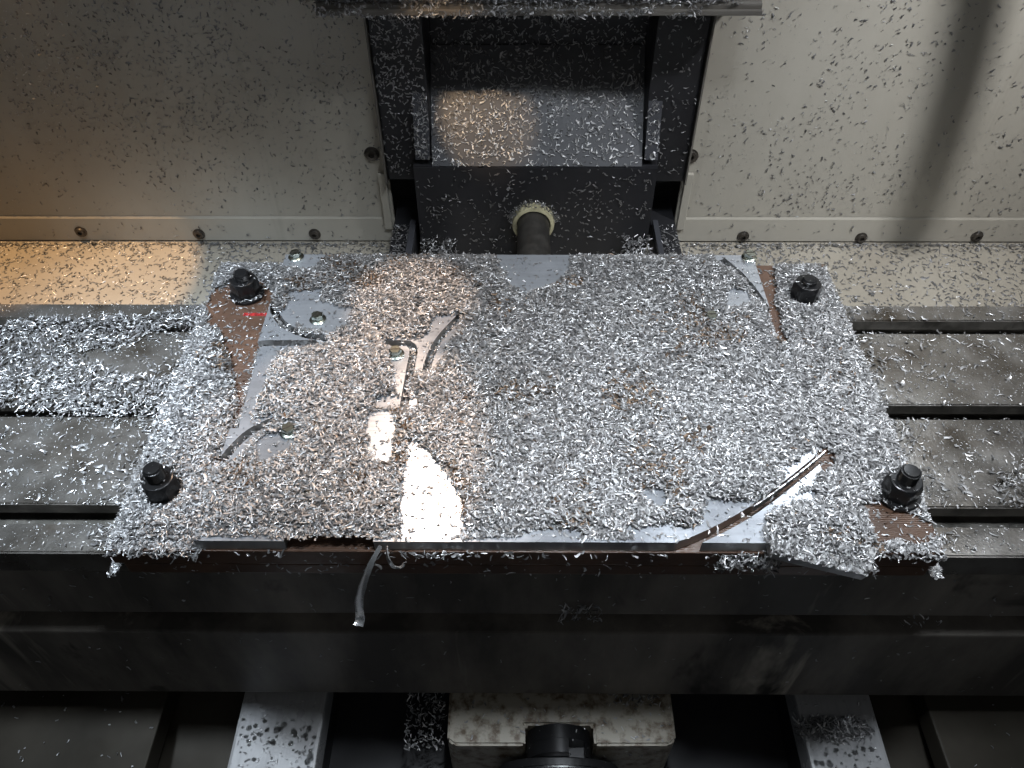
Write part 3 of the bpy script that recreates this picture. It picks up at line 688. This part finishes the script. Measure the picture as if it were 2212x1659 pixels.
Ve, Te = wall_chips(4200, .186, .75, -.045, .23, lambda x, z: .7, .0006, .0014)
Vg, Tg = wall_chips(4600, -.75, -.142, -.045, .23, lambda x, z: .7, .0006, .0014)
Vf, Tf = wall_chips(260, -.75, .75, -.075, -.052, lambda x, z: ((x < -.145) | (x > .19))*1.0, .0018, .0045, WY-.0036)
o = link('wall_chips', build_mesh('wall_chips', np.concatenate([Va, Vb, Vc, Ve, Vg, Vf]), np.concatenate([Ta, Tb, Tc, Te, Tg, Tf])))
tag(o, 'aluminium chips stuck on the cream walls and strewn over the tray', 'metal chips', kind='stuff')
parts = []
def plane_chips(N, o_, ux, uy, lmin, lmax, tilt=.2, prob=None, lift=.0008, ragg=0):
    o_, ux, uy = map(np.array, (o_, ux, uy)); a, b = rng.random(N), rng.random(N)
    if prob is not None:
        k = rng.random(N) < prob(a, b); a, b = a[k], b[k]
    n = np.cross(ux, uy); n = n/np.linalg.norm(n); e1 = ux/np.linalg.norm(ux); e2 = np.cross(n, e1)
    P = o_+a[:, None]*ux+b[:, None]*uy+n*(lift+ragg*rng.random(len(a))[:, None]); parts.append(chip_cloud(P, lmin, lmax, tilt, [e1, e2, n]))
plane_chips(2500, (-.0865, .7205, .0402), (.2125, 0, 0), (0, .0695, .0940), .0025, .0060, .2, lambda a, b: np.clip(1.05-.55*np.abs(b-.3)*1.2, .3, 1)*np.clip(1.2-.55*a, .5, 1))
plane_chips(900, (-.1370, .7415, .015), (.048, 0, 0), (0, 0, .20), .0022, .005, .16, lambda a, b: np.clip(.3+b, 0, 1))
plane_chips(320, (.129, .7415, .015), (.046, 0, 0), (0, 0, .20), .0022, .005, .16, lambda a, b: .6+0*a)
plane_chips(900, (-.087, .7915, .13), (.214, 0, 0), (0, 0, .07), .002, .005, .16)
plane_chips(1000, (-.105, .7195, -.07), (.247, 0, 0), (0, 0, .108), .0022, .0052, .18, lambda a, b: np.clip(fbm(a, b, .12, 99)*2.6-.75, .08, 1))
plane_chips(140, (-.1035, .722, .0465), (.0145, 0, 0), (0, .019, .0612), .0025, .005, .2)
plane_chips(70, (.129, .722, .0465), (.0135, 0, 0), (0, .019, .0535), .0025, .005, .2)
plane_chips(420, (-.138, .56, -.0495), (.019, 0, 0), (0, .18, 0), .0025, .0058, .25, ragg=.004)
plane_chips(300, (.157, .56, -.0495), (.020, 0, 0), (0, .18, 0), .0025, .0058, .25, ragg=.004)
plane_chips(500, (-.106, .66, -.062), (.04, 0, 0), (0, .058, .012), .003, .006, .4, ragg=.01, lift=-.004)
plane_chips(420, (.115, .66, -.062), (.03, 0, 0), (0, .058, .016), .003, .006, .4, ragg=.01, lift=-.004)
plane_chips(5200, (-.185, .6975, .2085), (.375, 0, 0), (0, .0140, .0010), .003, .0066, .45, lambda a, b: np.clip(.35+fbm(a, b*.1, .08, 101)*1.2, 0, 1)*np.where(a > .93, .25, 1)*np.where(a < .05, .3, 1), ragg=.0060)
plane_chips(1100, (-.175, .6952, .2000), (.330, 0, 0), (0, 0, .010), .0025, .0055, .5, lambda a, b: np.clip(fbm(a, b*.1, .05, 103)*3-1.0, 0, 1), ragg=.003)
ringa = rng.uniform(.1, math.pi-.1, 170); rr = .0235+rng.random(170)*.005
P = np.column_stack([ring_p[0]+rr*np.cos(ringa), .7185-rng.random(170)*.010, ring_p[2]-.004+rr*np.sin(ringa)]); parts.append(chip_cloud(P, .0022, .0045, .4, WB))
o = link('column_chips', build_mesh('column_chips', np.concatenate([p[0] for p in parts]), np.concatenate([p[1] for p in parts])))
tag(o, 'chips clinging to the black column chute and head cover ledge', 'metal chips', kind='stuff')
# ---- front beam and lower bed
parts = []
plane_chips(200, (-.5, TF+.0025, -.09), (1.0, 0, 0), (0, 0, .064), .0022, .005, .2, lambda a, b: .5+0*a)
plane_chips(240, (-.5, TF-.0018, -.235), (1.0, 0, 0), (0, 0, .116), .0022, .005, .2, lambda a, b: .5*b+.1)
cp = py(1255, 1332, TF-.003)
plane_chips(70, (cp[0]-.016, TF+.0025, cp[2]-.014), (.032, 0, 0), (0, 0, .026), .004, .0068, .5, ragg=.004)
cp2 = py(1995, 1335, TF+.0025); plane_chips(14, (cp2[0]-.016, TF+.0025, cp2[2]-.010), (.032, 0, 0), (0, 0, .016), .004, .006, .5, ragg=.002)
plane_chips(160, (FX0, FY0-.0003, .003), (FX1-FX0, 0, 0), (0, 0, .028), .002, .005, .3, ragg=.001)
plane_chips(260, (-.25, .2, -.2598), (.07, 0, 0), (0, .13, 0), .002, .0055, .2, lambda a, b: np.where(b < .52, .7, .2))
plane_chips(30, (.26, .2, -.2598), (.066, 0, 0), (0, .13, 0), .002, .0055, .2)
hp = pz(1800, 1578, -.26)
gxx = rng.normal(0, 1, 900); gyy = rng.normal(0, 1, 900); k = (np.abs(gxx) < 2.1) & (np.abs(gyy) < 2)
P = np.column_stack([hp[0]+gxx*.016, hp[1]+gyy*.0055+np.abs(gxx)*.001, -.2594+rng.random(900)*.010*np.exp(-gxx**2/2.2-gyy**2/2.5)])[k]; parts.append(chip_cloud(P, .0045, .0085, .4))
plane_chips(70, (-.058, .253, -.2498), (.198, 0, 0), (0, .045, 0), .002, .005, .2)
plane_chips(60, (-.058, .2500, -.285), (.198, 0, 0), (0, 0, .034), .0015, .004, .15)
plane_chips(60, (-.5, .17, -.2738), (.165, 0, 0), (0, .15, 0), .0025, .005, .2)
plane_chips(40, (.40, .17, -.2738), (.165, 0, 0), (0, .15, 0), .0025, .005, .2)
plane_chips(70, (-.257, .19, -.3065), (-.08, 0, 0), (0, -.13, -.0252), .002, .0045, .2, lift=-.0010)
plane_chips(260, (-.102, .258, -.285), (.036, 0, 0), (0, .05, .02), .003, .006, .5, ragg=.01)
plane_chips(120, (.085, .285, -.2498), (.05, 0, 0), (0, .02, .004), .003, .006, .5, ragg=.006)
o = link('lower_chips', build_mesh('lower_chips', np.concatenate([p[0] for p in parts]), np.concatenate([p[1] for p in parts])))
tag(o, 'stray chips and small heaps on the dark beam and lower bed', 'metal chips', kind='stuff')

# ---- the large loose chips one can pick out singly
protos = []
for i in range(12):
    L = np.array([rng.uniform(.0054, .0078)]); ndl = i % 3 == 0
    V = chip_verts(1, L, np.array([.0012 if ndl else rng.uniform(.0017, .0026)]), np.array([1.2 if ndl else rng.uniform(.3, .8)]), rng.normal(0, .7, 1), rng.normal(0, .6, 1), rng.uniform(.2, .7, 1))
    V[:, :, 2] -= V[:, :, 2].min(); protos.append(build_mesh('metal_chip', V, tints(1)))
def loose(x, y, z, label, group, tilt=.18):
    o = bpy.data.objects.new('metal_chip', random.choice(protos)); COL.objects.link(o); o.location = (x, y, z)
    o.rotation_euler = (random.gauss(0, tilt), random.gauss(0, tilt), random.uniform(0, 6.28)); tag(o, label, 'metal chip', group)
cnt = 0
while cnt < 215:
    x = random.uniform(FX0+.01, FX1-.01); y = FY0+.008+(random.random()**1.5)*.27
    if look(MK, np.array([x]), np.array([y]))[0] < .5 or look(H, np.array([x]), np.array([y]))[0] < .003: continue
    if min((bolt_xy[:, 0]-x)**2+(bolt_xy[:, 1]-y)**2) < .024**2: continue
    loose(x, y, float(look(TOP, np.array([x]), np.array([y]))[0])+.0002, 'large loose curved chip lying on top of the heap over the plate', 'large chips on the heap'); cnt += 1
def loose_in(poly, z, n, label, group):
    p = W2(poly, z); c = 0; xs = [q[0] for q in p]; ys = [q[1] for q in p]
    while c < n:
        x, y = random.uniform(min(xs), max(xs)), random.uniform(min(ys), max(ys))
        if not inpoly(np.array([x]), np.array([y]), p)[0] or len(tfilter(np.array([[x, y]]), -.004)) == 0: continue
        loose(x, y, z+.0002, label, group, .06); c += 1
loose_in([(5, 910), (330, 910), (250, 1085), (5, 1085)], 0, 42, 'loose curved chip lying on the dark bare table beside the tall threaded bolt', 'loose chips on the dark table')
loose_in([(1900, 725), (2200, 730), (2205, 1090), (2010, 1090)], 0, 43, 'loose curved chip lying on the pale wet table between the T slots', 'loose chips on the pale table')

# ------------------------------------------------------------------ curls, offcut, sliver
def ribbon(name, pts, width_dir, wd, th, label, cat):
    pts = [np.array(p) for p in smooth_path(pts, 8)]; bm = bmesh.new(); rows = []
    for i, p in enumerate(pts):
        t = pts[min(i+1, len(pts)-1)]-pts[max(i-1, 0)]; t = t/np.linalg.norm(t); s = i/(len(pts)-1)
        wv = np.array(width_dir(s)); wv = wv-t*(wv@t); wv = wv/np.linalg.norm(wv); n = np.cross(t, wv); ww = wd(s)*(1+.12*math.sin(i*2.3)*(i % 2))
        rows.append([bm.verts.new(p+wv*ww/2*a+n*(th/2*b-.18*ww*(1-abs(a)))) for a, b in ((-1, -1), (0, -1), (1, -1), (1, 1), (0, 1), (-1, 1))])
    for A, B in zip(rows, rows[1:]):
        for i in range(6): j = (i+1) % 6; bm.faces.new((A[i], A[j], B[j], B[i]))
    bm.faces.new(rows[0]); bm.faces.new(rows[-1][::-1]); bmesh.ops.recalc_face_normals(bm, faces=bm.faces[:])
    me = bpy.data.meshes.new(name); bm.to_mesh(me); bm.free()
    at = me.attributes.new('tint', 'FLOAT_COLOR', 'POINT'); at.data.foreach_set('color', np.tile([.72, .73, .74, .24], len(me.vertices)).astype(np.float32))
    o = link(name, me, 'chip', None, True); sharp(o, 40); tag(o, label, cat); return o
def Q(u, v, y): return py(u, v, y)
ribbon('metal_curl', [Q(822, 1180, .268), Q(803, 1215, .262), Q(785, 1262, .258), Q(776, 1300, .257), Q(778, 1335, .256), Q(774, 1352, .252)],
       lambda s: (1, -.25, 0), lambda s: .0024+.0042*min(1, s*1.4), .0004, 'long thin curl of aluminium hanging from the board front edge', 'metal curl')
ribbon('metal_curl', [Q(835, 1180, .270), Q(838, 1205, .264), Q(850, 1224, .262), Q(866, 1226, .262), Q(874, 1218, .263)],
       lambda s: (.3, -.3, 1), lambda s: .0055, .0004, 'short hooked curl of aluminium at the board front edge', 'metal curl')
pts = [np.array([p[0], p[1], AT+.0015]) for p in arcs[0][20:40:3]]
ribbon('cut_sliver', pts, lambda s: (0, 0, 1), lambda s: .0065-.002*s, .0007, 'thin dark sliver of plate edge standing along the long curved groove', 'metal sliver')
oc = pz(1798, 1215, .026)
bm = bmesh.new(); bmesh.ops.create_cube(bm, size=1)
for v in bm.verts: v.co = Vector((v.co.x*(.060+.012*(v.co.y > 0)), v.co.y*.020, v.co.z*.0095))
bmesh.ops.bevel(bm, geom=bm.edges[:], offset=.0004, segments=2, affect='EDGES')
o = bm_obj('offcut', bm, 'aluwall'); o.location = (oc[0]-.012, FY0-.002, .0372); o.rotation_euler = (math.radians(14), math.radians(7), math.radians(-11))
tag(o, 'slab shaped aluminium offcut tipping over the board front edge under chips', 'metal offcut')
n = 520; lx = rng.uniform(-.034, .034, n); ly = rng.uniform(-.010, .010, n)
Rm = np.array(o.rotation_euler.to_matrix()); P = (np.column_stack([lx, ly, np.full(n, .0053)+rng.random(n)*.003]) @ Rm.T)+np.array(o.location)
Va, Ta = chip_cloud(P, .003, .007, .3)
P = np.column_stack([rng.uniform(oc[0]-.075, oc[0]-.035, 300), FY0-.001-rng.random(300)*.006, .020+rng.random(300)*.014]); Vb, Tb = chip_cloud(P, .003, .007, .5)
xr = np.concatenate([rng.uniform(FX0, AX0, 110), rng.uniform(AX1-.05, FX1, 160), rng.normal(-.05, .02, 60), rng.uniform(AX0, AX1, 60)]); nr = len(xr)
P = np.column_stack([xr, FY0-.0005-rng.random(nr)*.002, .031+rng.normal(0, .0016, nr)]); Vc, Tc = chip_cloud(P, .003, .007, .4)
o = link('edge_chips', build_mesh('edge_chips', np.concatenate([Va, Vb, Vc]), np.concatenate([Ta, Tb, Tc]))); tag(o, 'chips spilling over the board front edge and offcut', 'metal chips', kind='stuff')

# ------------------------------------------------------------------ coolant drops
def drops(P, r, flat):
    N = len(P); A = [(0, 0, 1.)]; 
    for el, k in ((.55, 8), (.0, 8)):
        for i in range(k): a = 2*math.pi*(i+.5*(el > 0))/k; A.append((math.cos(a)*math.cos(el*1.5), math.sin(a)*math.cos(el*1.5), math.sin(el*1.5)))
    A = np.array(A); V = A[None]*r[:, None, None]*np.stack([np.ones(N), rng.uniform(.7, 1.2, N), flat], -1)[:, None]+P[:, None]
    tri = [(0, 1+i, 1+(i+1) % 8) for i in range(8)]; q = [(1+i, 9+i, 9+(i+1) % 8, 1+(i+1) % 8) for i in range(8)]
    fs = []
    for k in range(N): fs += [tuple(17*k+j for j in f) for f in tri+q]
    me = bpy.data.meshes.new('coolant_drops'); me.from_pydata(V.reshape(-1, 3).tolist(), [], fs); me.update(); return me
Ps, rs = [], []
def add_drops(n, f, rmin, rmax):
    p = f(n); Ps.append(p); rs.append(rmin+(rmax-rmin)*rng.random(len(p))**3)
add_drops(220, lambda n: np.column_stack([rng.uniform(-.252, -.180, n), rng.uniform(.2, .275, n), np.full(n, -.2600)]), .0004, .0032)
add_drops(220, lambda n: np.column_stack([rng.uniform(.259, .326, n), rng.uniform(.2, .275, n), np.full(n, -.2600)]), .0004, .0032)
def bare_pts(n):
    x = rng.uniform(FX0, FX1, n); y = rng.uniform(FY0+.003, FY1-.003, n); k = look(MK, x, y) < .5
    for bx_, by_ in bolt_xy: k &= ((x-bx_)**2+(y-by_)**2) > .0155**2
    return np.column_stack([x[k], y[k], look(base, x[k], y[k])+.0001])
add_drops(5200, bare_pts, .00025, .0011)
P = np.concatenate(Ps); r = np.concatenate(rs)
me = drops(P, r, rng.uniform(.3, .5, len(P))); o = link('coolant_drops', me, 'water', None, True); tag(o, 'small coolant droplets beaded on bare metal and board', 'droplets', kind='stuff')

# ------------------------------------------------------------------ hose between the right lamp and the wall
def hose(pa, pb, rad, f0, f1, label):
    a = py(*pa, WY); b = py(*pb, WY); lr = np.array(LAMP_R); d = b-a; a = a-d*.8
    A = a+(lr-a)*f0; B = b+(lr-b)*f1
    cu = bpy.data.curves.new('coolant_hose', 'CURVE'); cu.dimensions = '3D'; cu.bevel_depth = rad; cu.bevel_resolution = 4; sp = cu.splines.new('POLY'); sp.points.add(11)
    for i in range(12):
        t = i/11; q = A+(B-A)*t+np.array([.006*math.sin(t*3), .01*math.sin(t*3.1), 0]); sp.points[i].co = (*q, 1)
    tmp = bpy.data.objects.new('tmp', cu); COL.objects.link(tmp); dg = bpy.context.evaluated_depsgraph_get(); dg.update()
    me = bpy.data.meshes.new_from_object(tmp.evaluated_get(dg)); bpy.data.objects.remove(tmp); me.materials.clear()
    o = link('coolant_hose', me, 'rubber', None, True); tag(o, label, 'hose'); return o
hose((2055, 0), (1965, 500), .0125, .55, .52, 'black coolant hose hanging before the wall and casting the broad shadow')

scn.render.engine = 'CYCLES'
scn.render.resolution_x = 1024; scn.render.resolution_y = 768
try: scn.cycles.max_bounces = 6; scn.cycles.glossy_bounces = 3; scn.cycles.sample_clamp_indirect = 4; scn.cycles.use_denoising = True
except Exception: pass
